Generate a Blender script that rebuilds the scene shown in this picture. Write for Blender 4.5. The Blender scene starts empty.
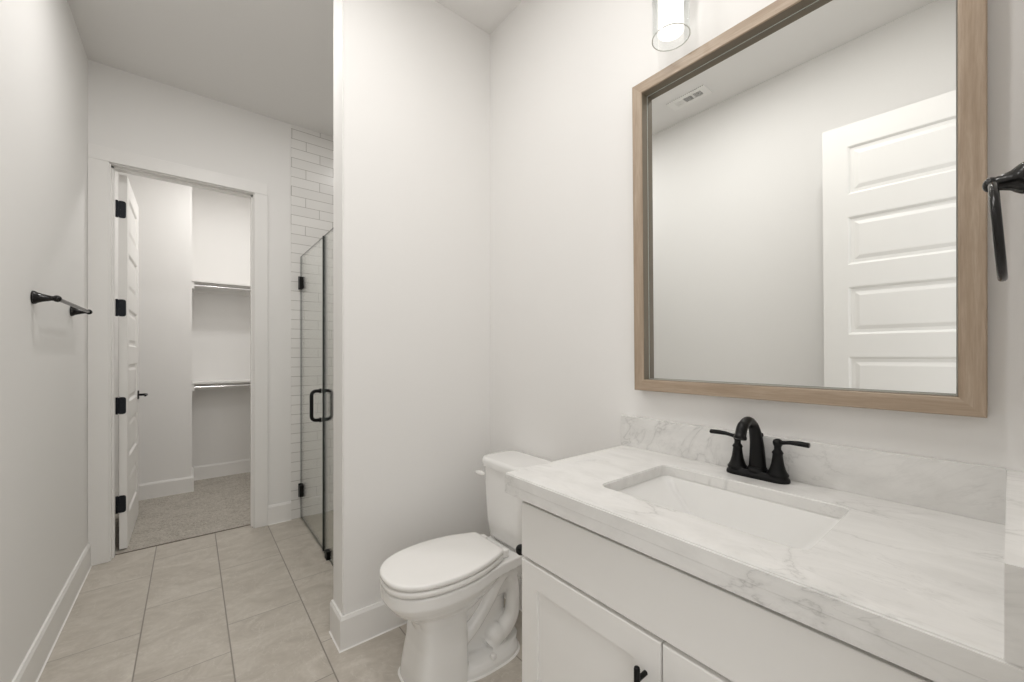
import bpy, bmesh, math, random
from mathutils import Vector, Matrix
R = math.radians
random.seed(4)
sc = bpy.context.scene
COL = sc.collection

# ------------------------------------------------------------------ camera
cam_d = bpy.data.cameras.new('camera'); cam = bpy.data.objects.new('camera', cam_d); COL.objects.link(cam)
cam.location = (0, 0, 1.274)
cam.rotation_euler = (R(90), 0, -R(38.77))
cam_d.sensor_width = 36; cam_d.sensor_fit = 'HORIZONTAL'
cam_d.lens = 399.8/1024*36
cam_d.shift_y = 13.35/1024
cam_d.clip_start = 0.01
sc.camera = cam

# ------------------------------------------------------------------ world, light, exposure
w = bpy.data.worlds.new('world'); sc.world = w; w.use_nodes = True
bg = w.node_tree.nodes['Background']
bg.inputs[0].default_value = (1.0, 0.99, 0.975, 1); bg.inputs[1].default_value = 1.35
sc.cycles.diffuse_bounces = 8; sc.cycles.max_bounces = 14; sc.cycles.transparent_max_bounces = 12
sc.view_settings.view_transform = 'Standard'; sc.view_settings.look = 'None'
sc.view_settings.gamma = 1; sc.view_settings.use_curve_mapping = False
sc.view_settings.exposure = 0.0

def area_light(name, loc, size, power, col=(1, .98, .955), shape='DISK', parent=None, spread=180):
    l = bpy.data.lights.new(name, 'AREA'); l.shape = shape; l.size = size; l.energy = power; l.color = col; l.spread = R(spread)
    o = bpy.data.objects.new(name, l); COL.objects.link(o); o.location = loc
    if parent: o.parent = parent; o.location = Vector(loc)-parent.location
    return o
E_ROOM, E_SHOWER, E_CLOSET, E_SHADE, E_HALL = 7.5, 2.4, 9.5, 1.75, 8

# ------------------------------------------------------------------ materials
def new_mat(name, color=(.8, .8, .8), rough=.5, metal=0, spec=.5, coat=0):
    m = bpy.data.materials.new(name); m.use_nodes = True
    b = m.node_tree.nodes['Principled BSDF']
    b.inputs['Base Color'].default_value = (*color, 1); b.inputs['Roughness'].default_value = rough
    b.inputs['Metallic'].default_value = metal; b.inputs['Specular IOR Level'].default_value = spec
    b.inputs['Coat Weight'].default_value = coat
    return m
class NT:
    def __init__(s, m): s.t = m.node_tree; s.b = s.t.nodes.get('Principled BSDF')
    def n(s, typ, **kw):
        x = s.t.nodes.new(typ)
        for k, v in kw.items(): setattr(x, k, v)
        return x
    def l(s, a, b): s.t.links.new(a, b)
    def val(s, node, **kw):
        for k, v in kw.items(): node.inputs[k.replace('_', ' ')].default_value = v
        return node
    def math(s, op, a, b=None, c=None):
        x = s.n('ShaderNodeMath', operation=op)
        for i, q in enumerate((a, b, c)):
            if q is None: continue
            if isinstance(q, (int, float)): x.inputs[i].default_value = q
            else: s.l(q, x.inputs[i])
        return x.outputs[0]
    def ramp(s, fac, stops, interp='LINEAR'):
        x = s.n('ShaderNodeValToRGB'); x.color_ramp.interpolation = interp
        e = x.color_ramp.elements
        while len(e) < len(stops): e.new(.5)
        for k, (p, c) in zip(e, stops):
            k.position = p; k.color = (*c, 1) if len(c) == 3 else c
        s.l(fac, x.inputs[0]); return x.outputs[0]
    def mix(s, fac, a, b, blend='MIX'):
        x = s.n('ShaderNodeMix', data_type='RGBA', blend_type=blend)
        for i, q in ((0, fac), (6, a), (7, b)):
            if isinstance(q, (int, float)): x.inputs[i].default_value = q
            elif isinstance(q, tuple): x.inputs[i].default_value = (*q, 1)
            else: s.l(q, x.inputs[i])
        return x.outputs[2]
    def noise(s, vec, scale, detail=4, rough=.5, dist=0):
        x = s.n('ShaderNodeTexNoise'); s.val(x, Scale=scale, Detail=detail, Roughness=rough, Distortion=dist)
        if vec is not None: s.l(vec, x.inputs['Vector'])
        return x.outputs[0]
    def pos(s): return s.n('ShaderNodeNewGeometry').outputs['Position']
    def bump(s, h, strength, dist=.001):
        x = s.n('ShaderNodeBump'); s.val(x, Strength=strength, Distance=dist); s.l(h, x.inputs['Height']); s.l(x.outputs[0], s.b.inputs['Normal'])

def paint(name, col, rough=.75, bump=.15):
    m = new_mat(name, col, rough, spec=.35); t = NT(m)
    t.bump(t.noise(t.pos(), 220, 3, .6), bump, .0006); return m
M = {}
M['wall'] = paint('wall_paint', (.80, .791, .777))
M['ceiling'] = paint('ceiling_paint', (.78, .77, .757), .85)
M['trim'] = paint('trim_paint', (.805, .795, .778), .38, .03)
M['door'] = paint('door_paint', (.83, .82, .80), .4, .05)
M['cabinet'] = paint('cabinet_lacquer', (.80, .79, .77), .42, .03)
M['caulk'] = new_mat('caulk', (.86, .85, .83), .5)
M['ceramic'] = new_mat('glazed_ceramic', (.84, .835, .82), .08, spec=.5, coat=.3)
M['seat'] = new_mat('seat_plastic', (.85, .84, .82), .22)
M['black'] = new_mat('matte_black_metal', (.003, .003, .003), .36, metal=.0, spec=.22)
M['black_gloss'] = new_mat('dark_bronze', (.008, .0075, .007), .2, metal=.0, spec=.35)
M['hinge'] = new_mat('black_hinge', (.012, .014, .02), .35, metal=.5)
M['chrome'] = new_mat('chrome', (.8, .8, .8), .12, metal=1)
M['seal'] = new_mat('black_seal', (.01, .01, .01), .5)
M['drain'] = new_mat('drain_bronze', (.03, .027, .025), .3, metal=.7)
M['strip'] = new_mat('brown_strip', (.17, .145, .12), .6)
M['vent_dark'] = new_mat('vent_shadow', (.10, .10, .10), .8)

# mirror
m = new_mat('mirror_silver', (.93, .94, .93), 0.0, metal=1); M['mirror'] = m
m = new_mat('mirror_edge', (.62, .64, .60), .1, spec=.8); M['mirror_edge'] = m

# clear glass: thin architectural glass, transparent + reflection by angle
def glass_mat(name, tint, boost=1.0):
    m = bpy.data.materials.new(name); m.use_nodes = True; t = m.node_tree; t.nodes.clear()
    out = t.nodes.new('ShaderNodeOutputMaterial'); mx = t.nodes.new('ShaderNodeMixShader')
    tr = t.nodes.new('ShaderNodeBsdfTransparent'); tr.inputs[0].default_value = (*tint, 1)
    gl = t.nodes.new('ShaderNodeBsdfGlossy'); gl.inputs['Roughness'].default_value = 0; gl.inputs[0].default_value = (1, 1, 1, 1)
    fr = t.nodes.new('ShaderNodeFresnel'); fr.inputs[0].default_value = 1.5
    ge = t.nodes.new('ShaderNodeNewGeometry'); mt = t.nodes.new('ShaderNodeMath'); mt.operation = 'MULTIPLY_ADD'
    mt.inputs[1].default_value = 1/1.5-1.5; mt.inputs[2].default_value = 1.5      # same ior seen from either face
    t.links.new(ge.outputs['Backfacing'], mt.inputs[0]); t.links.new(mt.outputs[0], fr.inputs[0]); t.links.new(fr.outputs[0], mx.inputs[0])
    t.links.new(tr.outputs[0], mx.inputs[1]); t.links.new(gl.outputs[0], mx.inputs[2])
    t.links.new(mx.outputs[0], out.inputs[0]); return m
M['glass'] = glass_mat('shower_glass', (.972, .98, .968))
M['glass_edge'] = new_mat('glass_cut_edge', (.03, .045, .04), .15, spec=.8)
M['shade_glass'] = glass_mat('clear_shade_glass', (.97, .98, .98))

def emit(name, col, s):
    m = bpy.data.materials.new(name); m.use_nodes = True; t = m.node_tree; t.nodes.clear()
    o = t.nodes.new('ShaderNodeOutputMaterial'); e = t.nodes.new('ShaderNodeEmission')
    e.inputs[0].default_value = (*col, 1); e.inputs[1].default_value = s; t.links.new(e.outputs[0], o.inputs[0]); return m
M['shade'] = emit('lit_opal_glass', (1, .95, .89), E_SHADE)
M['lens'] = emit('downlight_lens', (1, .96, .9), 6)

# stone-look floor tile 31 x 61 cm, each column pushed a third further
m = new_mat('porcelain_floor_tile', (.4, .38, .35), .42); M['tile'] = m; t = NT(m)
p = t.pos(); sx = t.n('ShaderNodeSeparateXYZ'); t.l(p, sx.inputs[0]); X, Y = sx.outputs[0], sx.outputs[1]
cx = t.math('DIVIDE', t.math('ADD', X, .178), .3125); ci = t.math('FLOOR', cx); fx = t.math('FRACT', cx)
cy = t.math('DIVIDE', t.math('SUBTRACT', t.math('SUBTRACT', Y, 2.703), t.math('MULTIPLY', ci, .213)), .612); ri = t.math('FLOOR', cy); fy = t.math('FRACT', cy)
dx = t.math('MULTIPLY', t.math('MINIMUM', fx, t.math('SUBTRACT', 1, fx)), .3125)
dy = t.math('MULTIPLY', t.math('MINIMUM', fy, t.math('SUBTRACT', 1, fy)), .612)
dd = t.math('MINIMUM', t.math('MULTIPLY', dx, .65), dy)
gm = t.ramp(t.math('MULTIPLY', dd, 100), [(.13, (1, 1, 1)), (.22, (0, 0, 0))])
cmb = t.n('ShaderNodeCombineXYZ'); t.l(ci, cmb.inputs[0]); t.l(ri, cmb.inputs[1])
wn = t.n('ShaderNodeTexWhiteNoise', noise_dimensions='3D'); t.l(cmb.outputs[0], wn.inputs['Vector'])
vm = t.n('ShaderNodeVectorMath', operation='MULTIPLY_ADD'); t.l(wn.outputs['Color'], vm.inputs[0]); vm.inputs[1].default_value = (7, 7, 7); t.l(p, vm.inputs[2])
mp = t.n('ShaderNodeMapping'); mp.inputs['Scale'].default_value = (1.0, 1.35, 1); mp.inputs['Rotation'].default_value = (0, 0, .7); t.l(vm.outputs[0], mp.inputs[0])
n1 = t.noise(mp.outputs[0], 4.5, 8, .62, 1.6); n2 = t.noise(mp.outputs[0], 2.3, 6, .6, 2.6); n3 = t.noise(vm.outputs[0], 55, 5, .7)
base = t.ramp(n1, [(.3, (.425, .388, .338)), (.5, (.515, .475, .420)), (.70, (.60, .560, .503))])
ve = t.ramp(t.math('ABSOLUTE', t.math('SUBTRACT', n2, .5)), [(.0, (1, 1, 1)), (.013, (0, 0, 0))])
c = t.mix(t.math('MULTIPLY', ve, .5), base, (.64, .61, .56))
c = t.mix(t.math('MULTIPLY', t.ramp(n3, [(.35, (0, 0, 0)), (.7, (1, 1, 1))]), .4), c, (.415, .375, .323))
c = t.mix(gm, c, (.27, .245, .215)); t.l(c, t.b.inputs['Base Color'])
t.bump(t.math('SUBTRACT', t.math('MULTIPLY', n3, .15), gm), .5, .0012)

# white subway wall tile 7.3 x 30 cm, third bond;  horiz = x or y axis
def subway(name, axis):
    m = new_mat(name, (.8, .79, .77), .12); t = NT(m)
    p = t.pos(); sx = t.n('ShaderNodeSeparateXYZ'); t.l(p, sx.inputs[0]); U, Z = sx.outputs[axis], sx.outputs[2]
    cz = t.math('DIVIDE', Z, .0735); ri = t.math('FLOOR', cz); fz = t.math('FRACT', cz)
    cu = t.math('DIVIDE', t.math('ADD', t.math('SUBTRACT', U, .681), t.math('MULTIPLY', ri, .1)), .302); fu = t.math('FRACT', cu); ui = t.math('FLOOR', cu)
    d1 = t.math('MULTIPLY', t.math('MINIMUM', fz, t.math('SUBTRACT', 1, fz)), .0735)
    d2 = t.math('MULTIPLY', t.math('MINIMUM', fu, t.math('SUBTRACT', 1, fu)), .302)
    g = t.ramp(t.math('MULTIPLY', t.math('MINIMUM', d1, d2), 100), [(.09, (1, 1, 1)), (.20, (0, 0, 0))])
    cb = t.n('ShaderNodeCombineXYZ'); t.l(ui, cb.inputs[0]); t.l(ri, cb.inputs[1])
    wn = t.n('ShaderNodeTexWhiteNoise', noise_dimensions='3D'); t.l(cb.outputs[0], wn.inputs['Vector'])
    c = t.mix(wn.outputs['Value'], (.74, .73, .712), (.785, .775, .757))
    t.l(t.mix(g, c, (.34, .325, .30)), t.b.inputs['Base Color'])
    t.l(t.math('MULTIPLY_ADD', g, .5, .3), t.b.inputs['Roughness'])
    t.bump(t.math('SUBTRACT', t.math('MULTIPLY', t.noise(p, 9, 2), .5), g), .35, .002); return m
M['subway_x'] = subway('subway_tile_across', 0); M['subway_y'] = subway('subway_tile_along', 1)

# shower floor mosaic
m = new_mat('shower_mosaic', (.4, .4, .36), .4); M['mosaic'] = m; t = NT(m)
br = t.n('ShaderNodeTexBrick', offset=0); t.val(br, Scale=1, Mortar_Size=.0015, Brick_Width=.052, Row_Height=.052)
br.inputs['Color1'].default_value = (.40, .39, .345, 1); br.inputs['Color2'].default_value = (.44, .43, .38, 1); br.inputs['Mortar'].default_value = (.36, .35, .31, 1)
t.l(t.pos(), br.inputs['Vector']); t.l(br.outputs[0], t.b.inputs['Base Color'])

# carpet
m = new_mat('carpet_pile', (.4, .37, .33), .95, spec=.1); M['carpet'] = m; t = NT(m)
a = t.noise(t.pos(), 85, 5, .85); b2 = t.noise(t.pos(), 5, 3, .6, 1.5)
c = t.ramp(a, [(.38, (.30, .272, .235)), (.62, (.60, .565, .51))])
c = t.mix(t.math('MULTIPLY', t.ramp(b2, [(.45, (0, 0, 0)), (.62, (1, 1, 1))]), .35), c, (.58, .55, .50)); t.l(c, t.b.inputs['Base Color'])
t.bump(a, .9, .006)

# quartz worktop with grey veins
m = new_mat('veined_quartz', (.85, .84, .82), .26, coat=0); M['quartz'] = m; t = NT(m)
p = t.pos()
mp = t.n('ShaderNodeMapping'); mp.inputs['Rotation'].default_value = (.3, .15, .55); mp.inputs['Scale'].default_value = (1.5, .62, 1.25); t.l(p, mp.inputs[0])
na = t.noise(mp.outputs[0], 3.1, 7, .58, 1.1); nb = t.noise(mp.outputs[0], 6.3, 6, .6, 1.5); nc = t.noise(p, 5, 3, .5); nd = t.noise(mp.outputs[0], 9, 6, .65, .8)
v1 = t.ramp(t.math('ABSOLUTE', t.math('SUBTRACT', na, .51)), [(0, (1, 1, 1)), (.007, (.35, .35, .35)), (.03, (0, 0, 0))])
v2 = t.ramp(t.math('ABSOLUTE', t.math('SUBTRACT', nb, .47)), [(0, (1, 1, 1)), (.012, (0, 0, 0))])
mask = t.ramp(nc, [(.42, (0, 0, 0)), (.62, (1, 1, 1))])
v = t.math('MAXIMUM', t.math('MULTIPLY', v1, t.math('MULTIPLY_ADD', mask, .46, .10)), t.math('MULTIPLY', t.math('MULTIPLY', v2, mask), .22))
cl = t.ramp(nd, [(.35, (.685, .677, .66)), (.6, (.755, .747, .73))])
t.l(t.mix(v, cl, (.38, .375, .365)), t.b.inputs['Base Color'])

# oak frame, grain along y or z
M['inner_strip'] = new_mat('dark_inner_strip', (.17, .14, .10), .45)
def oak(name, sc3):
    m = new_mat(name, (.4, .27, .17), .42); t = NT(m)
    mp = t.n('ShaderNodeMapping'); mp.inputs['Scale'].default_value = sc3; t.l(t.pos(), mp.inputs[0])
    a = t.noise(mp.outputs[0], 6, 6, .6, .4); b = t.noise(mp.outputs[0], 34, 4, .7)
    c = t.ramp(a, [(.3, (.31, .232, .163)), (.5, (.385, .297, .218)), (.7, (.46, .368, .28))])
    c = t.mix(t.math('MULTIPLY', t.ramp(b, [(.4, (0, 0, 0)), (.65, (1, 1, 1))]), .5), c, (.27, .20, .14)); t.l(c, t.b.inputs['Base Color'])
    t.bump(b, .25, .0006); return m
M['oak_y'] = oak('oak_grain_across', (9, .5, 9)); M['oak_z'] = oak('oak_grain_upright', (9, 9, .5))

# ------------------------------------------------------------------ mesh helpers
def nb(): return bmesh.new()
def box(bm, x0, x1, y0, y1, z0, z1):
    r = bmesh.ops.create_cube(bm, size=1)
    for v in r['verts']:
        v.co = Vector(((x0+x1)/2+v.co.x*(x1-x0), (y0+y1)/2+v.co.y*(y1-y0), (z0+z1)/2+v.co.z*(z1-z0)))
    return r['verts']
def rbox(bm, x0, x1, y0, y1, z0, z1, b=.002, seg=2):
    t = nb(); box(t, x0, x1, y0, y1, z0, z1)
    bmesh.ops.bevel(t, geom=t.edges[:], offset=b, segments=seg, affect='EDGES', profile=.6)
    merge(bm, t)
def merge(bm, other, mat=None):
    me = bpy.data.meshes.new('tmp'); other.to_mesh(me); other.free()
    if mat: me.transform(mat)
    bm.from_mesh(me); bpy.data.meshes.remove(me)
def loft(bm, rings, cap=True, closed=True):
    vs = [[bm.verts.new(c) for c in r] for r in rings]; n = len(vs[0])
    for a, b in zip(vs, vs[1:]):
        for i in range(n if closed else n-1):
            j = (i+1) % n; bm.faces.new((a[i], a[j], b[j], b[i]))
    if cap: bm.faces.new(vs[0][::-1]); bm.faces.new(vs[-1])
    return vs
def lathe(bm, prof, mat=None, n=28, cap=True):
    """prof: list of (r, h) along local z"""
    rings = [[Vector((r*math.cos(2*math.pi*i/n), r*math.sin(2*math.pi*i/n), h)) for i in range(n)] for r, h in prof]
    if mat: rings = [[mat @ c for c in r] for r in rings]
    loft(bm, rings, cap)
def axis_mat(p, d):
    d = Vector(d).normalized(); return Matrix.Translation(p) @ d.to_track_quat('Z', 'Y').to_matrix().to_4x4()
def cyl(bm, a, b, r, r2=None, n=20):
    a, b = Vector(a), Vector(b); lathe(bm, [(r, 0), (r2 or r, (b-a).length)], axis_mat(a, b-a), n)
def tube(bm, pts, rads, n=16, squash=None, cap=True):
    pts = [Vector(p) for p in pts]
    if isinstance(rads, (int, float)): rads = [rads]*len(pts)
    rings = []; up = None
    for i, p in enumerate(pts):
        d = (pts[min(i+1, len(pts)-1)]-pts[max(i-1, 0)]).normalized()
        if up is None:
            up = Vector((0, 0, 1)) if abs(d.z) < .9 else Vector((0, 1, 0))
        s = d.cross(up).normalized(); up = s.cross(d).normalized()
        a, b = (rads[i], rads[i]) if not isinstance(rads[i], tuple) else rads[i]
        rings.append([p+s*(a*math.cos(2*math.pi*k/n))+up*(b*math.sin(2*math.pi*k/n)) for k in range(n)])
    loft(bm, rings, cap)
def spline(pts, m=6):
    P = [Vector(p) for p in pts]; out = []
    for i in range(len(P)-1):
        a, b, c, d = P[max(i-1, 0)], P[i], P[i+1], P[min(i+2, len(P)-1)]
        for k in range(m):
            t = k/m
            out.append(.5*((2*b)+(c-a)*t+(2*a-5*b+4*c-d)*t*t+(3*b-a-3*c+d)*t**3))
    out.append(P[-1]); return out
def rrect(x0, x1, y0, y1, r, z, n=6):
    pts = []
    for cx, cy, a in ((x1-r, y1-r, 0), (x0+r, y1-r, 90), (x0+r, y0+r, 180), (x1-r, y0+r, 270)):
        for k in range(n+1):
            t = R(a+90*k/n); pts.append(Vector((cx+r*math.cos(t), cy+r*math.sin(t), z)))
    return pts

def prop(o, label=None, cat=None, group=None, kind=None):
    for k, v in (('label', label), ('category', cat), ('group', group), ('kind', kind)):
        if v: o[k] = v
    return o
def mesh(name, bm, mat, parent=None, smooth=False, angle=40, label=None):
    bmesh.ops.recalc_face_normals(bm, faces=bm.faces)
    me = bpy.data.meshes.new(name)
    if parent is not None:
        off = Vector(parent.location); par = parent.parent
        while par is not None: off += par.location; par = par.parent
    else:
        co = [v.co for v in bm.verts]
        off = Vector(((min(c.x for c in co)+max(c.x for c in co))/2, (min(c.y for c in co)+max(c.y for c in co))/2, min(c.z for c in co)))
    bmesh.ops.translate(bm, verts=bm.verts, vec=-off)
    if smooth:
        for f in bm.faces: f.smooth = True
        for e in bm.edges:
            if len(e.link_faces) == 2 and e.calc_face_angle(0) > R(angle): e.smooth = False
    bm.to_mesh(me); bm.free(); me.materials.append(mat)
    o = bpy.data.objects.new(name, me); COL.objects.link(o)
    if parent is None: o.location = off
    else: o.parent = parent
    if label: o['label'] = label
    return o
def thing(name, loc, label, cat, group=None, kind=None, rz=0):
    o = bpy.data.objects.new(name, None); o.empty_display_size = .05; COL.objects.link(o); o.location = loc
    o.rotation_euler = (0, 0, rz); return prop(o, label, cat, group, kind)
def struct(name, bm, mat, label, cat, **k): return prop(mesh(name, bm, mat, **k), label, cat, None, 'structure')

# ------------------------------------------------------------------ dimensions
XL, YB, H, XR, YP, XE, TK = -.483, 3.474, 3.05, 1.2955, 1.807, .512, .15
YN = -.02                                    # face of the entry wall beside the vanity
WT = .12
# ------------------------------------------------------------------ floor / ceiling
b = nb(); box(b, XL-WT, .667, -1.3, 3.552, -.06, 0); box(b, .667, 1.67, -1.3, YP+TK, -.06, 0)
struct('floor', b, M['tile'], 'beige stone-look porcelain tile floor with thin grout lines', 'floor')
b = nb(); box(b, .667, 1.67, YP+TK, 3.6, -.06, -.004)
struct('floor_shower', b, M['mosaic'], 'grey green shower floor behind the clear glass', 'shower floor')
b = nb(); box(b, XL-WT, 1.1, 3.556, 5.27, -.06, .004)
struct('floor_closet', b, M['carpet'], 'beige carpet floor of the closet beyond the doorway', 'carpet')
b = nb(); box(b, -.375, .35, 3.549, 3.558, -.02, .0045)
struct('trim_1', b, M['strip'], 'thin dark strip where floor tile meets closet carpet', 'threshold strip')
b = nb(); box(b, XL-WT, 1.67, -.14, 5.27, H, H+.08)
struct('ceiling', b, M['ceiling'], 'plain white painted ceiling over the whole bathroom', 'ceiling')

# ------------------------------------------------------------------ walls
b = nb(); box(b, XL-WT, XL, -.14, YB+WT, 0, H)
struct('wall_left', b, M['wall'], 'white painted wall at left carrying the black towel bar', 'wall')
JX0, JX1, JZ = -.385, .357, 2.45              # doorway in the back wall (inside the jamb boards)
b = nb(); box(b, XL, JX0-.012, YB, YB+WT, 0, H); box(b, JX1+.012, 1.67, YB, YB+WT, 0, H); box(b, JX0-.012, JX1+.012, YB, YB+WT, JZ+.012, H)
bmesh.ops.remove_doubles(b, verts=b.verts, dist=1e-5)
struct('wall_back', b, M['wall'], 'white painted wall at the far end around the closet doorway', 'wall')
b = nb(); box(b, XR, XR+WT, -.14, YP+TK, 0, H)
struct('wall_right', b, M['wall'], 'white painted wall behind the framed mirror and toilet', 'wall')
b = nb(); box(b, XE, XR, YP, YP+TK, 0, H)
bmesh.ops.bevel(b, geom=[e for e in b.edges if abs(e.verts[0].co.x-XE) < 1e-4 and abs(e.verts[1].co.x-XE) < 1e-4 and abs(e.verts[0].co.z-e.verts[1].co.z) > 1], offset=.006, segments=3, affect='EDGES')
struct('wall_partition', b, M['wall'], 'white painted partition wall between toilet and shower', 'wall', smooth=True)
b = nb(); box(b, 1.55, 1.67, YP+TK, YB, 0, H)
struct('wall_shower_right', b, M['subway_y'], 'white subway tiled side wall inside the shower', 'wall')
b = nb(); box(b, .602, 1.55, YB-.009, YB, 0, H)
struct('wall_shower_back', b, M['subway_x'], 'white subway tile on the far wall of the shower', 'wall')
b = nb(); box(b, .60, 1.55, YP+TK, YP+TK+.009, 0, H)
struct('wall_shower_front', b, M['subway_x'], 'white subway tile on the shower side of the partition', 'wall')
DX0, DX1 = -.298, .47                         # entry doorway beside the camera
b = nb(); box(b, XL, DX0, YN-WT, YN, 0, H); box(b, DX1, XR, YN-WT, YN, 0, H); box(b, DX0, DX1, YN-WT, YN, 2.48, H)
struct('wall_front', b, M['wall'], 'white painted entry wall at the right end of the vanity', 'wall')
# closet walls
b = nb(); box(b, -.60, -.483, YB+WT, 4.75, 0, H)
struct('wall_closet_left', b, M['wall'], 'white closet wall behind the open closet door', 'wall')
b = nb(); box(b, -.60, .008, 4.75, 5.27, 0, H)
struct('wall_closet_nook', b, M['wall'], 'white closet wall standing forward left of the shelves', 'wall')
b = nb(); box(b, .008, 1.1, 5.15, 5.27, 0, H)
struct('wall_closet_back', b, M['wall'], 'white closet wall behind the shelves and hanging rods', 'wall')
b = nb(); box(b, .98, 1.1, YB+WT, 5.15, 0, H)
struct('wall_closet_right', b, M['wall'], 'white closet side wall right of the doorway', 'wall')

# ------------------------------------------------------------------ baseboards (profile swept along a polyline, room on the left-hand normal)
BH, BT = .143, .014
def baseboard(name, pts, label):
    """pts: polyline of wall-face xy points; board grows to the right-hand side of travel"""
    b = nb()
    prof = [(0, 0), (BT, 0), (BT, BH-.014), (BT-.004, BH-.006), (BT-.006, BH), (0, BH)]
    P = [Vector((x, y)) for x, y in pts]; rings = []
    for i, p in enumerate(P):
        ds = []
        if i > 0: ds.append((P[i]-P[i-1]).normalized())
        if i < len(P)-1: ds.append((P[i+1]-P[i]).normalized())
        ns = [Vector((d.y, -d.x)) for d in ds]
        n = ns[0] if len(ns) == 1 else (ns[0]+ns[1])/(1+ns[0].dot(ns[1]))
        rings.append([Vector((p.x+n.x*a, p.y+n.y*a, z)) for a, z in prof])
    loft(b, rings)
    root = struct(name, b, M['trim'], label, 'baseboard')
    c = nb(); rings = []
    pr = [(BT-.001, .0005), (BT+.005, .0005), (BT-.001, .006)]
    for i, p in enumerate(P):
        ds = []
        if i > 0: ds.append((P[i]-P[i-1]).normalized())
        if i < len(P)-1: ds.append((P[i+1]-P[i]).normalized())
        ns = [Vector((d.y, -d.x)) for d in ds]
        n = ns[0] if len(ns) == 1 else (ns[0]+ns[1])/(1+ns[0].dot(ns[1]))
        rings.append([Vector((p.x+n.x*a, p.y+n.y*a, z)) for a, z in pr])
    loft(c, rings); mesh('caulk_bead', c, M['caulk'], root)
baseboard('baseboard_left', [(XL, YN), (XL, YB-.016)], 'tall white baseboard along the left wall below the towel bar')
baseboard('baseboard_back', [(JX1+.0905, YB), (.602, YB)], 'short white baseboard between closet doorway and shower tile')
baseboard('baseboard_partition', [(XE, YP+TK), (XE, YP), (XR-BT, YP)], 'white baseboard wrapping the partition end beside the toilet')
baseboard('baseboard_right', [(XR, YP-.0), (XR, .892)], 'white baseboard on the wall behind the toilet')
baseboard('baseboard_closet_nook', [(-.483, 4.75), (.008, 4.75), (.008, 5.15-BT)], 'white baseboard on the forward closet wall beyond the open door')
baseboard('baseboard_closet_back', [(.008+BT, 5.15), (.98, 5.15)], 'white baseboard below the closet shelves')

# ------------------------------------------------------------------ closet doorway: jamb, stop and casing
b = nb(); y0, y1 = YB-.002, YB+WT+.002
box(b, JX0-.012, JX0, y0, y1, 0, JZ); box(b, JX1, JX1+.012, y0, y1, 0, JZ); box(b, JX0-.012, JX1+.012, y0, y1, JZ, JZ+.012)
box(b, JX0, JX0+.011, YB+.035, YB+.072, 0, JZ); box(b, JX1-.011, JX1, YB+.035, YB+.072, 0, JZ); box(b, JX0, JX1, YB+.035, YB+.072, JZ-.011, JZ)
struct('trim_2', b, M['trim'], 'white door jamb and stop lining the closet doorway', 'door jamb')
b = nb(); cw = .084; r = .006
for s0, s1, z0, z1 in ((XL+.0004, JX0-r, 0, JZ+r), (JX1+r, JX1+r+cw, 0, JZ+r), (XL+.0004, JX1+r+cw, JZ+r, JZ+r+cw)):
    rbox(b, s0, s1, YB-.016, YB-.0005, z0, z1, .003)
struct('trim_3', b, M['trim'], 'flat white casing around the closet doorway', 'door casing')
b = nb()
box(b, DX0-.0, DX0+.012, YN-WT, YN, 0, 2.48); box(b, DX1-.012, DX1, YN-WT, YN, 0, 2.48); box(b, DX0+.012, DX1-.012, YN-WT, YN, 2.468, 2.48)
struct('trim_4', b, M['trim'], 'white jamb of the entry doorway beside the mirror door', 'door jamb')

# ------------------------------------------------------------------ six-panel doors
def door_slab(W, HH, T):
    b = nb(); st = .105; top = .115; rail = .118; bot = .20
    n = 6; ph = (HH-top-bot-rail*(n-1))/n
    rects = []; z = bot
    for i in range(n): rects.append((z, z+ph)); z += ph+rail
    def face(ys, sgn):
        def q(u0, u1, z0, z1):
            b.faces.new([b.verts.new(c) for c in ((u0, ys, z0), (u1, ys, z0), (u1, ys, z1), (u0, ys, z1))])
        q(0, st, 0, HH); q(W-st, W, 0, HH)
        e = [0]+[v for r_ in rects for v in r_]+[HH]
        for a in range(0, len(e), 2): q(st, W-st, e[a], e[a+1])
        for z0, z1 in rects:
            rings = []
            for ins, dep in ((0, 0), (.004, .002), (.012, .0105), (.028, .0105), (.046, .004), (.05, .0035)):
                rings.append([Vector((st+ins, ys-sgn*dep, z0+ins)), Vector((W-st-ins, ys-sgn*dep, z0+ins)), Vector((W-st-ins, ys-sgn*dep, z1-ins)), Vector((st+ins, ys-sgn*dep, z1-ins))])
            vs = loft(b, rings, cap=False); b.faces.new(vs[-1])
    face(T/2, 1); face(-T/2, -1)
    for c in (((0, -T/2, 0), (0, T/2, 0), (0, T/2, HH), (0, -T/2, HH)), ((W, -T/2, 0), (W, T/2, 0), (W, T/2, HH), (W, -T/2, HH)),
              ((0, -T/2, 0), (W, -T/2, 0), (W, T/2, 0), (0, T/2, 0)), ((0, -T/2, HH), (W, -T/2, HH), (W, T/2, HH), (0, T/2, HH))):
        b.faces.new([b.verts.new(p) for p in c])
    bmesh.ops.remove_doubles(b, verts=b.verts, dist=1e-5)
    return b
def place(bm, x, y, z, rz):
    bmesh.ops.transform(bm, matrix=Matrix.Translation((x, y, z)) @ Matrix.Rotation(rz, 4, 'Z'), verts=bm.verts); return bm
def lever_handle(bm, y, sgn, x=0., z=0., d=-1):
    """local: door in xz plane, sgn = side; x,z = spindle; d = lever direction in x"""
    rbox(bm, x-.024, x+.024, min(y, y+sgn*.008), max(y, y+sgn*.008), z-.033, z+.033, .004)
    cyl(bm, (x, y, z), (x, y+sgn*.05, z), .009)
    tube(bm, [(x+.006*-d, y+sgn*.048, z), (x+d*.02, y+sgn*.052, z), (x+d*.06, y+sgn*.054, z), (x+d*.11, y+sgn*.05, z-.001)], [(.009, .009), (.0085, .009), (.007, .008), (.006, .007)])
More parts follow.
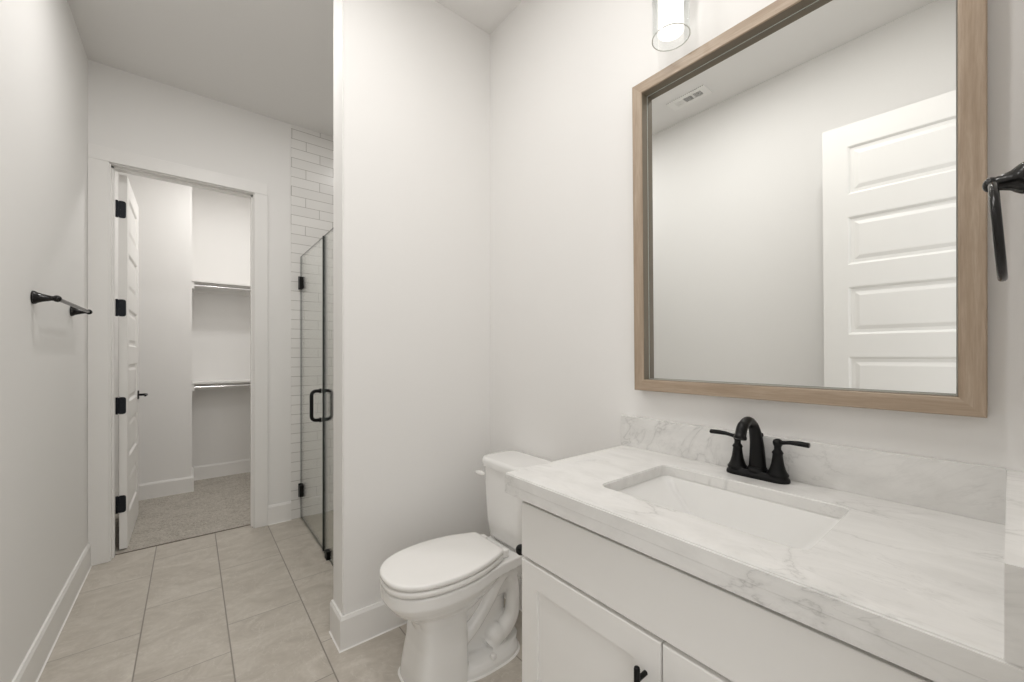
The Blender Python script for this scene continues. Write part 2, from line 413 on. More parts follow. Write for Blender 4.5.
# closet door, swung square into the closet
CDX, CDY = -.342, 3.603
cd = thing('door_1', (CDX, CDY, .012), 'white six-panel closet door standing open with black hinges', 'door', kind='structure')
b = door_slab(.715, 2.425, .038); place(b, CDX, CDY, .012, R(90)); mesh('door_slab', b, M['door'], cd)
b = nb(); lever_handle(b, -.019, -1, .65, .947, -1); lever_handle(b, .019, 1, .65, .947, -1)
mesh('lever_handle', place(b, CDX, CDY, .012, R(90)), M['black'], cd, smooth=True)
for z in (.305, .942, 1.575, 2.212):
    b = nb(); hh = .055
    pts = rrect(CDX-.027, CDX+.013, z-hh, z+hh, .014, 0)
    loft(b, [[Vector((q.x, CDY-.0035, q.y)) for q in pts], [Vector((q.x, CDY-.0002, q.y)) for q in pts]])
    cyl(b, (CDX-.030, CDY-.005, z-hh), (CDX-.030, CDY-.005, z+hh), .0065)
    box(b, JX0+.0002, JX0+.003, CDY-.036, CDY-.006, z-hh, z+hh)
    for k in (-.035, 0, .035): cyl(b, (CDX-.015, CDY-.0045, z+k), (CDX-.015, CDY-.003, z+k), .004, n=10)
    mesh('hinge', b, M['hinge'], cd, label='black steel butt hinge')
# entry door, seen in the mirror
A = math.atan2(.66, .055)
ex, ey = -.200-.72*math.cos(A), .652-.72*math.sin(A)
ed = thing('door_2', (ex, ey, .012), 'white six-panel entry door standing open, seen in the mirror', 'door', kind='structure')
T2 = .038; nx, ny = math.sin(A), -math.cos(A)          # visible face normal (+x side)
b = door_slab(.72, 2.45, T2); place(b, ex-nx*T2/2, ey-ny*T2/2, .012, A); mesh('door_slab', b, M['door'], ed)
b = nb(); lever_handle(b, -T2/2, -1, .655, .947, -1); lever_handle(b, T2/2, 1, .655, .947, -1)
mesh('lever_handle', place(b, ex-nx*T2/2, ey-ny*T2/2, .012, A), M['black'], ed, smooth=True)

# ------------------------------------------------------------------ closet shelves and rods
def closet_shelf(z, label, gl):
    t_ = thing('closet_shelf', (.494, 5.0, z-.10), label, 'shelf', 'closet shelves with hanging rods')
    b = nb(); rbox(b, .0085, .9795, 4.85, 5.1495, z-.018, z, .0015); mesh('shelf_board', b, M['trim'], t_)
    b = nb(); rbox(b, .0085, .9795, 5.131, 5.1495, z-.085, z-.0185, .0015)
    rbox(b, .0085, .027, 4.86, 5.130, z-.085, z-.0185, .0015); rbox(b, .961, .9795, 4.86, 5.130, z-.085, z-.0185, .0015); mesh('cleat', b, M['trim'], t_)
    b = nb(); cyl(b, (.0275, 4.885, z-.050), (.9605, 4.885, z-.050), .0155); mesh('hanging_rod', b, M['chrome'], t_, smooth=True, label='chrome hanging rod')
closet_shelf(1.985, 'white closet shelf above eye level with chrome rod under it', 0)
closet_shelf(1.008, 'white closet shelf at waist height with chrome rod under it', 0)

# ------------------------------------------------------------------ shower enclosure
GX, GT, GH = .670, .010, 2.035
YS = 2.762
def pane(name, y0, y1, z0, z1, parent, lab=None):
    b = nb(); box(b, GX-GT/2, GX+GT/2, y0, y1, z0, z1)
    o = mesh(name, b, M['glass'], parent, label=lab); o.data.materials.append(M['glass_edge'])
    for f in o.data.polygons:
        if abs(f.normal.x) < .5: f.material_index = 1
    return o
sd = thing('shower_door', (GX, 3.12, .01), 'frameless clear glass shower door with black back-to-back handle', 'shower door')
pane('glass_panel', YS+.003, YB-.014, .01, GH, sd)
b = nb(); box(b, GX-.011, GX+.011, YS-.0035, YS+.0028, .01, GH); mesh('edge_seal', b, M['seal'], sd, label='black vertical edge seal')
for z in (1.828, .22):
    b = nb(); rbox(b, GX-.020, GX+.020, YB-.062, YB-.0095, z-.045, z+.045, .003)
    cyl(b, (GX-.012, YB-.02, z-.05), (GX-.012, YB-.02, z+.05), .009); mesh('hinge', b, M['black'], sd, label='black glass hinge block')
yh = YS+.065
for s in (-1, 1):
    b = nb(); z0, z1, o_, r_ = .845, 1.035, .062, .028
    pts = [(GX+s*GT/2, yh, z1)]+[(GX+s*(o_-r_+r_*math.sin(R(a))), yh, z1-r_+r_*math.cos(R(a))) for a in range(0, 91, 15)]+[(GX+s*(o_-r_+r_*math.cos(R(a))), yh, z0+r_-r_*math.sin(R(a))) for a in range(0, 91, 15)]+[(GX+s*GT/2, yh, z0)]
    tube(b, pts, .0112, 14)
    for z in (z0, z1): cyl(b, (GX+s*GT/2, yh, z), (GX+s*(GT/2+.010), yh, z), .0155)
    mesh('door_pull', b, M['black'], sd, smooth=True, label='black D-shaped pull')
fp = thing('glass_panel', (GX, 2.37, .002), 'fixed clear glass shower panel between door and partition', 'glass panel')
pane('glass_pane', YP+TK+.010, YS-.004, .002, GH, fp)
for y_, z_ in ((2.665, .0005), (2.10, .0005)):
    b = nb(); rbox(b, GX-.018, GX+.018, y_-.025, y_+.025, z_, z_+.05, .003); mesh('floor_clip', b, M['black'], fp, label='black square floor clip')

# ------------------------------------------------------------------ towel bar on the left wall
def trumpet(bm, base, d, L, r0, r1):
    lathe(bm, [(r0*.96, 0), (r0, .003), (r0*.97, .007), (r0*.78, .014), (r0*.62, L*.4), (r0*.48, L*.62), (r1*.95, L*.82), (r1, L*.9)], axis_mat(base, d), 28)
TBZ = 1.497
tb = thing('towel_bar', (XL, 2.70, TBZ-.03), 'black towel bar mounted on the left wall', 'towel bar')
for y_ in (2.390, 3.03):
    b = nb(); trumpet(b, (XL+.0005, y_, TBZ), (1, 0, 0), .062, .0265, .010)
    bmesh.ops.create_uvsphere(b, u_segments=18, v_segments=12, radius=.0135, matrix=Matrix.Translation((XL+.065, y_, TBZ)))
    mesh('wall_post', b, M['black_gloss'], tb, smooth=True)
b = nb(); cyl(b, (XL+.065, 2.40, TBZ), (XL+.065, 3.02, TBZ), .0078); mesh('bar', b, M['black_gloss'], tb, smooth=True)

# ------------------------------------------------------------------ towel ring on the entry wall
RX, RZ_ = 1.06, 1.562
tr = thing('towel_ring', (RX, YN, 1.39), 'black towel ring hanging beside the right edge of the mirror', 'towel ring')
b = nb(); trumpet(b, (RX, YN+.0005, RZ_), (0, 1, 0), .046, .026, .011)
bmesh.ops.create_uvsphere(b, u_segments=18, v_segments=12, radius=.0125, matrix=Matrix.Translation((RX, YN+.040, RZ_)) @ Matrix.Diagonal((1, .8, 1, 1)))
mesh('wall_post', b, M['black_gloss'], tr, smooth=True)
b = nb(); rr = .078; pts = []
for k in range(49):
    a = 2*math.pi*k/48
    pts.append(Vector((RX+rr*math.sin(a), YN+.0375-.010*(1-math.cos(a))/2, RZ_-.004-rr+rr*math.cos(a))))
rings = []
for k in range(48):
    p = pts[k]; c = Vector((RX, p.y, RZ_-.004-rr)); rad = (p-c).normalized(); sd_ = Vector((0, 1, 0))
    rings.append([p+rad*(.0058*math.cos(2*math.pi*j/12))+sd_*(.0058*math.sin(2*math.pi*j/12)) for j in range(12)])
rings.append(rings[0]); loft(b, rings, cap=False); bmesh.ops.remove_doubles(b, verts=b.verts, dist=1e-6)
mesh('ring', b, M['black_gloss'], tr, smooth=True)

# ------------------------------------------------------------------ framed mirror
MY0, MY1, MZ0, MZ1, FW, FD = .0285, .851, 1.146, 2.234, .039, .042
TILT = R(.8)
def tilt(bm):   # the mirror hangs leaning very slightly forward
    bmesh.ops.transform(bm, matrix=Matrix.Translation((XR-.002, 0, MZ0)) @ Matrix.Rotation(-TILT, 4, 'Y') @ Matrix.Translation((-(XR-.002), 0, -MZ0)), verts=bm.verts); return bm
mi = thing('wall_mirror', (XR-.022, .449, MZ0), 'large mirror in a light oak frame above the vanity', 'mirror')
xb, xf = XR-.003, XR-.003-FD
def frame_side(kind):
    b = nb()
    # cross-section across the frame width: w inward 0..FW, x depth
    prof = [(0, xb), (0, xf+.002), (.002, xf), (FW-.002, xf), (FW, xf+.002), (FW, xb)]
    c = {'left': ((MY1, MZ0), (MY1, MZ1), (-1, 1), (-1, -1)), 'right': ((MY0, MZ0), (MY0, MZ1), (1, 1), (1, -1)),
         'top': ((MY0, MZ1), (MY1, MZ1), (1, -1), (-1, -1)), 'bottom': ((MY0, MZ0), (MY1, MZ0), (1, 1), (-1, 1))}[kind]
    (ya, za), (yb_, zb), ia, ib = c
    loft(b, [[Vector((x, ya+ia[0]*w_, za+ia[1]*w_)) for w_, x in prof], [Vector((x, yb_+ib[0]*w_, zb+ib[1]*w_)) for w_, x in prof]])
    mesh('frame_rail', tilt(b), M['oak_z'] if kind in ('left', 'right') else M['oak_y'], mi)
for k in ('left', 'right', 'top', 'bottom'): frame_side(k)
for y0_, y1_, z0_, z1_ in ((MY0+FW-.002, MY0+FW+.0012, MZ0+FW, MZ1-FW), (MY1-FW-.0012, MY1-FW+.002, MZ0+FW, MZ1-FW), (MY0+FW, MY1-FW, MZ0+FW-.002, MZ0+FW+.0012), (MY0+FW, MY1-FW, MZ1-FW-.0012, MZ1-FW+.002)):
    b = nb(); box(b, xf+.0035, xb-.002, y0_, y1_, z0_, z1_); mesh('frame_inner_strip', tilt(b), M['inner_strip'], mi, label='dark inner edge of the frame')  # darker strips covering the inner faces of the frame
b = nb(); y0_, y1_, z0_, z1_ = MY0+FW+.0013, MY1-FW-.0013, MZ0+FW+.0013, MZ1-FW-.0013
for q in ((y0_, y0_+.002, z0_, z1_), (y1_-.002, y1_, z0_, z1_), (y0_+.002, y1_-.002, z0_, z0_+.002), (y0_+.002, y1_-.002, z1_-.002, z1_)): box(b, xf+.0322, xf+.0338, *q)
mesh('glass_edge', tilt(b), M['mirror_edge'], mi, label='pale strip standing for the highlight along the mirror glass bevel')  # pale strips imitate the highlight on the glass bevel
b = nb(); rbox(b, xf+.034, xb-.001, MY0+FW+.0014, MY1-FW-.0014, MZ0+FW+.0014, MZ1-FW-.0014, .003, 1)
mesh('mirror_glass', tilt(b), M['mirror'], mi, label='silvered mirror glass')

# ------------------------------------------------------------------ vanity light: two glass cylinders on a black bar
LX, LZ = 1.188, 2.279
vl = thing('vanity_light', (XR, .449, 2.49), 'vanity wall light of glass cylinders above the mirror', 'wall light')
b = nb(); rbox(b, XR-.022, XR-.0005, .449-.30, .449+.30, 2.515, 2.585, .004)
mesh('back_plate', b, M['black'], vl)
for y_ in (.224, .674):
    b = nb(); tube(b, [(XR-.02, y_, 2.55), (LX+.02, y_, 2.555), (LX, y_, 2.55), (LX, y_, 2.51)], .008)
    lathe(b, [(.02, 2.505), (.0585, 2.50), (.0585, 2.488), (.02, 2.487)], Matrix.Translation((LX, y_, 0))); mesh('arm', b, M['black'], vl, smooth=True)
    b = nb(); n = 40
    lathe(b, [(.057, LZ), (.057, 2.487), (.0548, 2.487), (.0548, LZ), (.057, LZ)], Matrix.Translation((LX, y_, 0)), n, cap=False)
    bmesh.ops.remove_doubles(b, verts=b.verts, dist=1e-6)
    mesh('glass_shade', b, M['shade_glass'], vl, smooth=True, label='clear outer glass cylinder')
    b = nb(); lathe(b, [(.0572, LZ+.0012), (.0572, LZ-.0004), (.0546, LZ-.0004), (.0546, LZ+.0012)], Matrix.Translation((LX, y_, 0)), n, cap=False); mesh('glass_rim', b, M['mirror_edge'], vl, smooth=True, label='polished rim of the glass cylinder')
    b = nb(); lathe(b, [(.030, LZ+.016), (.0385, LZ+.018), (.0385, 2.486)], Matrix.Translation((LX, y_, 0)), 36)
    mesh('opal_diffuser', b, M['shade'], vl, smooth=True, label='glowing white opal cylinder')

# ------------------------------------------------------------------ ceiling fittings
def downlight(x, y, power, label):
    t_ = thing('ceiling_light', (x, y, H-.012), label, 'ceiling light', 'recessed ceiling lights')
    b = nb(); lathe(b, [(.085, H-.0005), (.085, H-.006), (.062, H-.009), (.060, H-.004), (.060, H-.0005)], Matrix.Translation((x, y, 0)), 32, cap=False); mesh('trim_ring', b, M['trim'], t_, smooth=True)
    b = nb(); lathe(b, [(.058, H-.0005), (.058, H-.004)], Matrix.Translation((x, y, 0)), 32); mesh('lens', b, M['lens'], t_)
    area_light('lamp', (x, y, H-.02), .12, power, parent=t_)
downlight(.48, .45, E_ROOM, 'unseen recessed ceiling light added near the vanity')  # unseen light, added to brighten the vanity end
downlight(.30, 1.15, E_ROOM, 'unseen recessed ceiling light added in front of the toilet')  # second unseen light, added so the walls are lit more evenly
downlight(.12, 2.25, E_HALL, 'recessed round ceiling light over the hallway')
downlight(1.12, 2.72, E_SHOWER, 'unseen recessed ceiling light added over the shower')  # unseen light, added to brighten the tiled shower
cf = thing('closet_light', (.38, 4.20, H-.08), 'flush round closet ceiling light', 'ceiling light')
b = nb(); lathe(b, [(.10, H-.0005), (.15, H-.02), (.15, H-.035), (.02, H-.0355)], Matrix.Translation((.38, 4.20, 0)), 32); mesh('pan', b, M['trim'], cf, smooth=True)
b = nb(); lathe(b, [(.13, H-.036), (.12, H-.06), (.07, H-.078), (.01, H-.082)], Matrix.Translation((.38, 4.20, 0)), 32); mesh('diffuser', b, M['lens'], cf, smooth=True)
area_light('lamp', (.38, 4.20, H-.09), .2, E_CLOSET, parent=cf)
# air register
VX, VY = -.235, 1.425
av = thing('air_vent', (VX, VY, H-.01), 'white three-section ceiling air vent reflected in the mirror', 'air vent')
b = nb(); hx_, hy_ = .062, .135; secs = [(-.094, -.037), (-.0285, .0285), (.037, .094)]; wx = .030
zt, zb = H-.0005, H-.007
ys = [VY-hy_]+[VY+v for s in secs for v in s]+[VY+hy_]
for i in range(0, len(ys), 2): box(b, VX-hx_, VX+hx_, ys[i], ys[i+1], zb, zt)
for s in secs: box(b, VX-hx_, VX-wx, VY+s[0], VY+s[1], zb, zt); box(b, VX+wx, VX+hx_, VY+s[0], VY+s[1], zb, zt)
mesh('face_plate', b, M['trim'], av)
b = nb(); box(b, VX-wx, VX+wx, VY-.094, VY+.094, H-.0012, H-.0004); mesh('duct_shadow', b, M['vent_dark'], av, label='dark sheet standing for the shade behind the louvres')  # flat dark sheet paints the shade; no duct is modelled
for k, s in enumerate(secs):
    b = nb()
    for j in range(7):
        if k == 1:
            yy = VY+s[0]+.004+j*.0082; box(b, VX-wx, VX+wx, yy-.0006, yy+.0006, zb, H-.0013)
        else:
            xx = VX-wx+.004+j*.0086; hw_ = .0031 if k == 2 else .0012; box(b, xx-hw_, xx+hw_, VY+s[0], VY+s[1], zb, zb+.0018)
    mesh('louvre_bank', b, M['trim'], av)

# ------------------------------------------------------------------ vanity cabinet
CY0, CY1, CXF, CT = YN+.001, .885, .757, .872
vc = thing('vanity_cabinet', (1.02, .433, 0), 'white shaker vanity cabinet under the quartz countertop', 'cabinet')
b = nb(); s = .018
box(b, CXF, XR-.001, CY1-s, CY1, .10, CT); box(b, CXF, XR-.001, CY0, CY0+s, .10, CT); box(b, CXF+.02, XR-.001, CY0+s, CY1-s, .10, .118); box(b, XR-.008, XR-.001, CY0+s, CY1-s, .118, CT)
box(b, CXF, CXF+.02, CY0+s, CY1-s, CT-.05, CT); box(b, CXF, CXF+.02, CY0+s, CY1-s, .67, .72); box(b, CXF, CXF+.02, CY0+s, CY1-s, .10, .13)
box(b, CXF, CXF+.02, .415, .46, .13, .67)
mesh('carcass', b, M['cabinet'], vc)
b = nb(); box(b, CXF+.075, CXF+.09, CY0, CY1, 0, .10); box(b, CXF+.09, XR-.001, CY1-s, CY1, 0, .10); mesh('toe_kick', b, M['cabinet'], vc)
FX = .737
b = nb(); rbox(b, FX, CXF-.0005, CY0+.012, .874, .702, .853, .0025, 3); mesh('drawer_front', b, M['cabinet'], vc, label='plain false drawer front')
def shaker(y0, y1, z0, z1, hy):
    b = nb(); fw = .066
    loops = []
    for ins, x in ((0, CXF-.0005), (0, FX+.003), (.0009, FX+.0009), (.003, FX), (fw-.002, FX), (fw-.0005, FX+.0015), (fw, FX+.008)):
        loops.append([Vector((x, y0+ins, z0+ins)), Vector((x, y1-ins, z0+ins)), Vector((x, y1-ins, z1-ins)), Vector((x, y0+ins, z1-ins))])
    loft(b, loops)
    d = mesh('cabinet_door', b, M['cabinet'], vc, label='shaker door with recessed panel')
    h = nb(); hx = FX-.031; zt_, L = .640, .155
    lathe(h, [(.003, 0), (.0055, .0015), (.0062, .004), (.0062, L-.004), (.0055, L-.0015), (.003, L)], Matrix.Translation((hx, hy, zt_-L)), 20)
    for z in (zt_-.0275, zt_-L+.0275): cyl(h, (hx, hy, z), (FX-.0003, hy, z), .005)
    mesh('bar_pull', h, M['black'], d, smooth=True, label='matte black bar pull')
shaker(.440, .874, .113, .692, .474)
shaker(CY0+.012, .4365, .113, .692, .402)

# ------------------------------------------------------------------ quartz countertop, splashes
KZ, KX, KY1 = .931, .710, .918
ct = thing('countertop', (1.0, .45, .873), 'white veined quartz countertop with backsplash on the vanity', 'countertop')
SX0, SX1, SY0, SY1 = .836, 1.150, .222, .672
b = nb()
def plate_with_hole(bm, x0, x1, y0, y1, hole, z):
    """planar face between outer rectangle and rounded hole (hole: list ccw starting at +x side top corner arc)"""
    n = len(hole)//4
    oc = [Vector((x1, y1, z)), Vector((x0, y1, z)), Vector((x0, y0, z)), Vector((x1, y0, z))]
    hv = [bm.verts.new(Vector((h.x, h.y, z))) for h in hole]; ov = [bm.verts.new(c) for c in oc]
    for q in range(4):
        a = hv[q*n:(q+1)*n]
        for i in range(n-1): bm.faces.new((ov[q], a[i], a[i+1]))
        bm.faces.new((ov[q], hv[((q+1)*n-1)], hv[((q+1)*n) % len(hv)], ov[(q+1) % 4]))
    return hv, ov
hole = rrect(SX0, SX1, SY0, SY1, .022, 0, 6)
th, to = plate_with_hole(b, KX, XR-.0008, YN+.0008, KY1, hole, KZ)
bh_, bo = plate_with_hole(b, KX, XR-.0008, YN+.0008, KY1, hole, KZ-.03)
for A_, B_ in ((th, bh_), (to, bo)):
    for i in range(len(A_)): j = (i+1) % len(A_); b.faces.new((A_[i], A_[j], B_[j], B_[i]))
bmesh.ops.recalc_face_normals(b, faces=b.faces)
bmesh.ops.bevel(b, geom=[e for e in b.edges if all(abs(v.co.z-KZ) < 1e-5 for v in e.verts) and len(e.link_faces) == 2 and any(abs(f.normal.z) < .5 for f in e.link_faces)], offset=.003, segments=3, affect='EDGES')
o_ = mesh('worktop_slab', b, M['quartz'], ct, smooth=True, angle=50)
for f in o_.data.polygons:
    if abs(f.normal.z) > .999: f.use_smooth = False
b = nb(); rbox(b, KX+.0003, KX+.03, YN+.001, KY1-.0003, .873, KZ-.0302, .0012); rbox(b, KX+.0301, XR-.001, KY1-.03, KY1-.0003, .873, KZ-.0302, .0012)
mesh('edge_apron', b, M['quartz'], ct, label='built-up quartz edge strip')
b = nb(); box(b, XR-.0208, XR-.0008, .0042, .926, KZ+.0003, KZ+.111); mesh('backsplash', b, M['quartz'], ct)
b = nb(); box(b, KX+.001, XR-.001, YN+.0008, .0038, KZ+.0003, KZ+.109); mesh('side_splash', b, M['quartz'], ct)

# ------------------------------------------------------------------ undermount sink
sk = thing('sink', ((SX0+SX1)/2, (SY0+SY1)/2, .76), 'white rectangular undermount sink set in the countertop', 'sink')
b = nb(); rings = []
spec = [(-.012, -.012, 0.0, .03), (-.003, -.003, 0, .028), (.000, 0, -.004, .028), (.003, .028, -.035, .020), (.006, .066, -.080, .018), (.012, .092, -.112, .018), (.024, .106, -.126, .022), (.060, .130, -.133, .030), (.120, .180, -.136, .025)]
zt = KZ-.0305
for ix, iy, dz, r_ in spec: rings.append(rrect(SX0+ix, SX1-ix, SY0+iy, SY1-iy, r_, zt+dz, 8))
for ix, iy, dz, r_ in ((.110, .17, -.146, .03), (.015, .095, -.142, .02), (-.002, .075, -.110, .02), (-.008, .02, -.05, .02), (-.012, -.012, -.008, .03)): rings.append(rrect(SX0+ix, SX1-ix, SY0+iy, SY1-iy, r_, zt+dz, 8))
vs = loft(b, rings, cap=False)
b.faces.new(vs[len(spec)-1]); b.faces.new(vs[len(spec)]) if 0 else None
# remove the wall joining inner floor to outer floor
inner, outer = set(vs[len(spec)-1]), set(vs[len(spec)])
bmesh.ops.delete(b, geom=[f for f in b.faces if any(v in inner for v in f.verts) and any(v in outer for v in f.verts)], context='FACES_ONLY')
b.faces.new(vs[len(spec)])
for i in range(len(vs[0])): j = (i+1) % len(vs[0]); b.faces.new((vs[0][i], vs[0][j], vs[-1][j], vs[-1][i]))
mesh('basin', b, M['ceramic'], sk, smooth=True, angle=28)
b = nb(); lathe(b, [(.022, 0), (.022, .003), (.016, .004), (.015, .002), (.001, .003)], Matrix.Translation(((SX0+SX1)/2, (SY0+SY1)/2, zt-.1358)), 28); mesh('drain', b, M['drain'], sk, smooth=True)

# ------------------------------------------------------------------ faucet
QX, QY = 1.236, .4435
fa = thing('faucet', (QX, QY, KZ), 'black two-handle centerset faucet behind the sink', 'faucet')
b = nb()
def stad(hl, hw_, z, n=12):
    pts = []
    for c, a0 in ((1, 0), (-1, 180)):
        for k in range(n+1):
            a = R(a0+180*k/n); pts.append(Vector((QX+hw_*math.cos(a), QY+c*(hl-hw_)+hw_*math.sin(a), z)))
    return pts
loft(b, [stad(.079, .0265, KZ+.0003), stad(.080, .0272, KZ+.003), stad(.079, .0265, KZ+.009), stad(.076, .0235, KZ+.012), stad(.0745, .022, KZ+.017), stad(.072, .0195, KZ+.020)])
mesh('base_plate', b, M['black'], fa, smooth=True, angle=50)
b = nb()
pts = spline([(QX+.004, QY, KZ+.018), (QX+.003, QY, KZ+.06), (QX-.004, QY, KZ+.105), (QX-.026, QY, KZ+.146), (QX-.062, QY, KZ+.163), (QX-.097, QY, KZ+.150), (QX-.112, QY, KZ+.120)], 6)
rad = []
for i in range(len(pts)):
    f_ = i/(len(pts)-1); rad.append((.0205-.0085*min(1, f_*1.8)+(.001 if f_ > .8 else 0), .0225-.0100*min(1, f_*1.8)+(.001 if f_ > .8 else 0)))
tube(b, pts, rad, 20)
lathe(b, [(.0135, 0), (.0155, .002), (.0155, .007), (.0135, .010), (.0125, .020)], axis_mat(pts[-1], (pts[-3]-pts[-1])), 20)
lathe(b, [(.028, 0), (.028, .003), (.024, .008), (.022, .012)], Matrix.Translation((QX+.003, QY, KZ+.017)), 24)
mesh('spout', b, M['black'], fa, smooth=True, angle=60)
b = nb(); lathe(b, [(.003, 0), (.003, .022), (.0065, .024), (.008, .028), (.007, .034), (.002, .037)], Matrix.Translation((QX+.0245, QY, KZ+.085)), 16)
cyl(b, (QX+.0245, QY, KZ+.018), (QX+.0245, QY, KZ+.09), .003); mesh('lift_rod', b, M['black'], fa, smooth=True)
for s in (-1, 1):
    b = nb(); y_ = QY+s*.0508
    lathe(b, [(.0255, .016), (.0262, .020), (.0225, .025), (.0185, .034), (.0150, .048), (.0125, .066), (.0120, .074), (.0138, .077), (.0125, .080), (.0085, .086), (.0085, .094), (.0112, .100), (.0118, .106), (.0095, .112), (.004, .115)],
          Matrix.Translation((QX, y_, KZ)), 24)
    tube(b, [(QX-.002, y_+s*.004, KZ+.105), (QX-.003, y_+s*.02, KZ+.108), (QX-.004, y_+s*.030, KZ+.110), (QX-.006, y_+s*.050, KZ+.111), (QX-.008, y_+s*.072, KZ+.1105), (QX-.008, y_+s*.0735, KZ+.1105)],
         [(.0062, .006), (.0055, .005), (.0075, .0055), (.0085, .0065), (.0085, .0065), (.0075, .0055)], 16)
    mesh('handle', b, M['black'], fa, smooth=True, angle=60)

# ------------------------------------------------------------------ paper holder on the vanity side
ph = thing('paper_holder', (.803, .885, .66), 'black toilet paper holder on the side of the vanity cabinet', 'paper holder')
b = nb(); trumpet(b, (.803, .8855, .664), (0, 1, 0), .062, .024, .010)
bmesh.ops.create_uvsphere(b, u_segments=18, v_segments=12, radius=.0165, matrix=Matrix.Translation((.803, .956, .664)))
mesh('wall_post', b, M['black'], ph, smooth=True)
b = nb(); cyl(b, (.812, .956, .664), (.965, .956, .664), .007); bmesh.ops.create_uvsphere(b, u_segments=14, v_segments=10, radius=.011, matrix=Matrix.Translation((.965, .956, .664))); mesh('roll_arm', b, M['black'], ph, smooth=True)

# ------------------------------------------------------------------ toilet
TY = 1.436
to_ = thing('toilet', (.95, TY, 0), 'white two-piece elongated toilet with closed lid', 'toilet')
def P(t, wd, z): return Vector((XR-t, TY+wd, z))
EGG = [(.742, 0), (.738, .045), (.72, .088), (.682, .128), (.62, .157), (.54, .171), (.46, .171), (.38, .157), (.31, .134), (.264, .114), (.253, .102), (.250, .06), (.250, 0)]
def egg(z, sc_=1, dt=0, ctr=.5, wsc=1):
    sc_ *= .976
    h = spline([(a, b_, 0) for a, b_ in EGG], 4)
    full = [(p.x, p.y) for p in h]+[(p.x, -p.y) for p in h[-2:0:-1]]
    return [P(ctr+(a-ctr)*sc_+dt+.011, b_*sc_*wsc, z) for a, b_ in full]
ZR = .408                                     # rim of the bowl
b = nb(); loft(b, [egg(ZR+.0265, .90), egg(ZR+.0305, .90), egg(ZR+.0307, .985), egg(ZR+.0325, .998), egg(ZR+.040, 1.0), egg(ZR+.0455, .994), egg(ZR+.0485, .98), egg(ZR+.050, .94), egg(ZR+.0512, .7)])
mesh('lid', b, M['seat'], to_, smooth=True, angle=60)
b = nb(); loft(b, [egg(ZR+.0002, .88), egg(ZR+.0045, .88), egg(ZR+.0047, .982), egg(ZR+.0075, .997), egg(ZR+.019, .997), egg(ZR+.0245, .985), egg(ZR+.0262, .96)])
mesh('seat', b, M['seat'], to_, smooth=True, angle=60)
for s in (-1, 1):
    b = nb(); rbox(b, XR-.268, XR-.234, TY+s*.078-.018, TY+s*.078+.018, ZR+.0003, ZR+.034, .007, 3); mesh('seat_hinge', b, M['seat'], to_, smooth=True)
def oval(z, tf, tb, hw_, pw=2.3, n=64, bw=None):
    out = []; c = (tf+tb)/2; L = (tf-tb)/2
    for k in range(n):
        a = 2*math.pi*k/n; ca, sa = math.cos(a), math.sin(a)
        out.append(P(c+L*abs(ca)**(2/pw)*(1 if ca >= 0 else -1), hw_*abs(sa)**(2/pw)*(1 if sa >= 0 else -1), z))
    return out
# bowl and pedestal: overlapping closed lofts fused by a voxel remesh
b = nb()
loft(b, [egg(ZR-.0005, .965), egg(ZR-.004, .982), egg(ZR-.044, .984), egg(ZR-.052, .966), egg(ZR-.066, .925), egg(ZR-.09, .84), egg(ZR-.115, .72, -.005), egg(ZR-.15, .58, -.01), egg(ZR-.2, .5, -.01)])
loft(b, [[P(t_, w_, z) for t_, w_ in ((.05, -.105), (.30, -.128), (.36, -.14), (.36, .14), (.30, .128), (.05, .105))] for z in (ZR-.045, ZR-.0005)])
loft(b, [[P(t_, w_, z) for t_, w_ in ((a, -w1), (c_, -w1*1.1), (c_, w1*1.1), (a, w1))] for a, c_, w1, z in ((.20, .36, .05, .23), (.14, .38, .075, .30), (.07, .38, .105, ZR-.04))])
loft(b, [oval(0.0, .652, .43, .126, 4.5), oval(.06, .645, .43, .119, 4.5), oval(.16, .628, .430, .109, 4.5), oval(.24, .622, .430, .106, 4.5), oval(.29, .635, .425, .112, 3.6), oval(.32, .662, .42, .125, 3), oval(.35, .69, .40, .142, 2.6)])
loft(b, [oval(0, .50, .16, .135, 3.0), oval(.020, .50, .162, .133, 3.0), oval(.040, .50, .17, .122, 3.0), oval(.046, .50, .14, .10, 3)])
loft(b, [oval(.02, .46, .195, .050, 2.4), oval(.20, .46, .195, .045, 2.4), oval(.36, .46, .12, .055, 2.4)])
for s in (-1, 1):
    q = spline([P(.45, s*.060, .13), P(.39, s*.062, .175), P(.325, s*.064, .245), P(.275, s*.066, .315), P(.23, s*.066, .34), P(.198, s*.066, .29), P(.192, s*.066, .20), P(.200, s*.064, .135), P(.235, s*.062, .095), P(.28, s*.060, .075), P(.31, s*.056, .05)], 5)
    n_ = len(q); tube(b, q, [.030+.013*max(0, (i/n_-.55)/.45) for i in range(n_)], 18)
    q = spline([P(.45, s*.050, .20), P(.39, s*.054, .255), P(.34, s*.058, .33), P(.32, s*.06, .36)], 5); tube(b, q, .026, 14)
for s in (-1, 1): bmesh.ops.create_uvsphere(b, u_segments=20, v_segments=14, radius=.047, matrix=Matrix.Translation(P(.285, s*.058, .082)))
bw_ = mesh('bowl', b, M['ceramic'], to_, smooth=True, angle=180)
rm = bw_.modifiers.new('fuse', 'REMESH'); rm.mode = 'VOXEL'; rm.voxel_size = .004; rm.use_smooth_shade = True
sm = bw_.modifiers.new('soften', 'SMOOTH'); sm.factor = .5; sm.iterations = 4
b = nb(); loft(b, [oval(.0003, .506, .154, .141, 3.0), oval(.005, .503, .157, .137, 3.0)]); loft(b, [oval(.0003, .658, .425, .132, 4.5), oval(.005, .654, .428, .128, 4.5)])
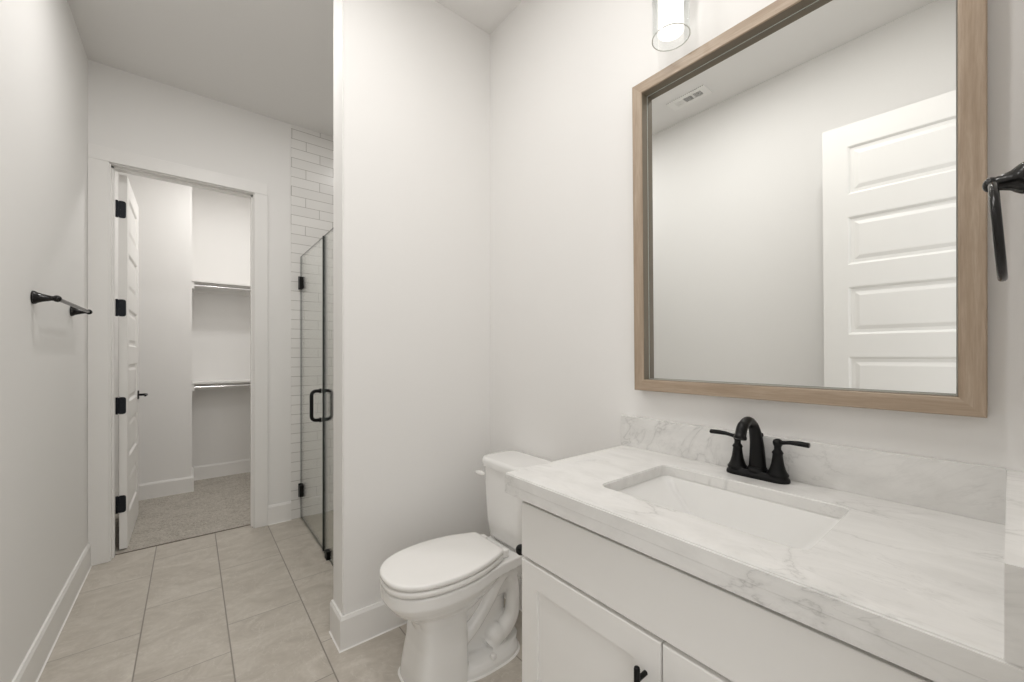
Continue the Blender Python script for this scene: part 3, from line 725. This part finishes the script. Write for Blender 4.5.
mesh('caulk_bead', b, M['caulk'], to_)
for s in (-1, 1):
    b = nb(); lathe(b, [(.014, 0), (.014, .010), (.011, .016), (.003, .019)], Matrix.Translation(P(.335, s*.117, .036)), 20); mesh('bolt_cap', b, M['seat'], to_, smooth=True)
# tank
def tankring(z, hw_, t0, t1, r_):
    pts = rrect(XR-t1, XR-t0, TY-hw_, TY+hw_, r_, z, 8); out = []
    for p in pts:
        u = (p.y-TY)/hw_
        out.append(Vector((p.x-(.014*(1-u*u) if p.x < XR-(t0+t1)/2 else 0), p.y, p.z)))
    return out
b = nb(); ZT = .749
loft(b, [tankring(ZR+.003, .112, .06, .160, .05), tankring(ZR+.008, .130, .045, .178, .055), tankring(ZR+.025, .140, .035, .190, .055), tankring(.50, .142, .020, .200, .05), tankring(.62, .147, .015, .206, .045), tankring(ZT, .150, .014, .208, .045)])
mesh('tank', b, M['ceramic'], to_, smooth=True, angle=60)
b = nb(); loft(b, [oval(ZR-.0003, .15, .07, .11, 3), oval(ZR+.0032, .15, .07, .11, 3)]); mesh('tank_gasket', b, M['seal'], to_)
b = nb()
loft(b, [tankring(ZT+.0005, .153, .012, .211, .045), tankring(ZT+.003, .158, .008, .217, .05), tankring(ZT+.026, .161, .006, .220, .052), tankring(ZT+.035, .159, .008, .218, .052), tankring(ZT+.040, .152, .014, .211, .05), tankring(ZT+.0415, .138, .03, .197, .045)])
mesh('tank_lid', b, M['ceramic'], to_, smooth=True, angle=60)
b = nb(); lx = XR-.212; lw = .118
cyl(b, (XR-.200, TY+lw, .715), (lx-.010, TY+lw, .715), .0135, .0125)
mesh('lever_collar', b, M['chrome'], to_, smooth=True, label='chrome lever collar')
b = nb(); tube(b, [(lx-.014, TY+lw-.016, .715), (lx-.016, TY+lw, .715), (lx-.018, TY+lw+.024, .713), (lx-.018, TY+lw+.042, .711), (lx-.018, TY+lw+.048, .711)], [(.006, .007), (.008, .0115), (.008, .011), (.007, .009), (.004, .005)], 14)
mesh('flush_lever', b, M['seat'], to_, smooth=True)
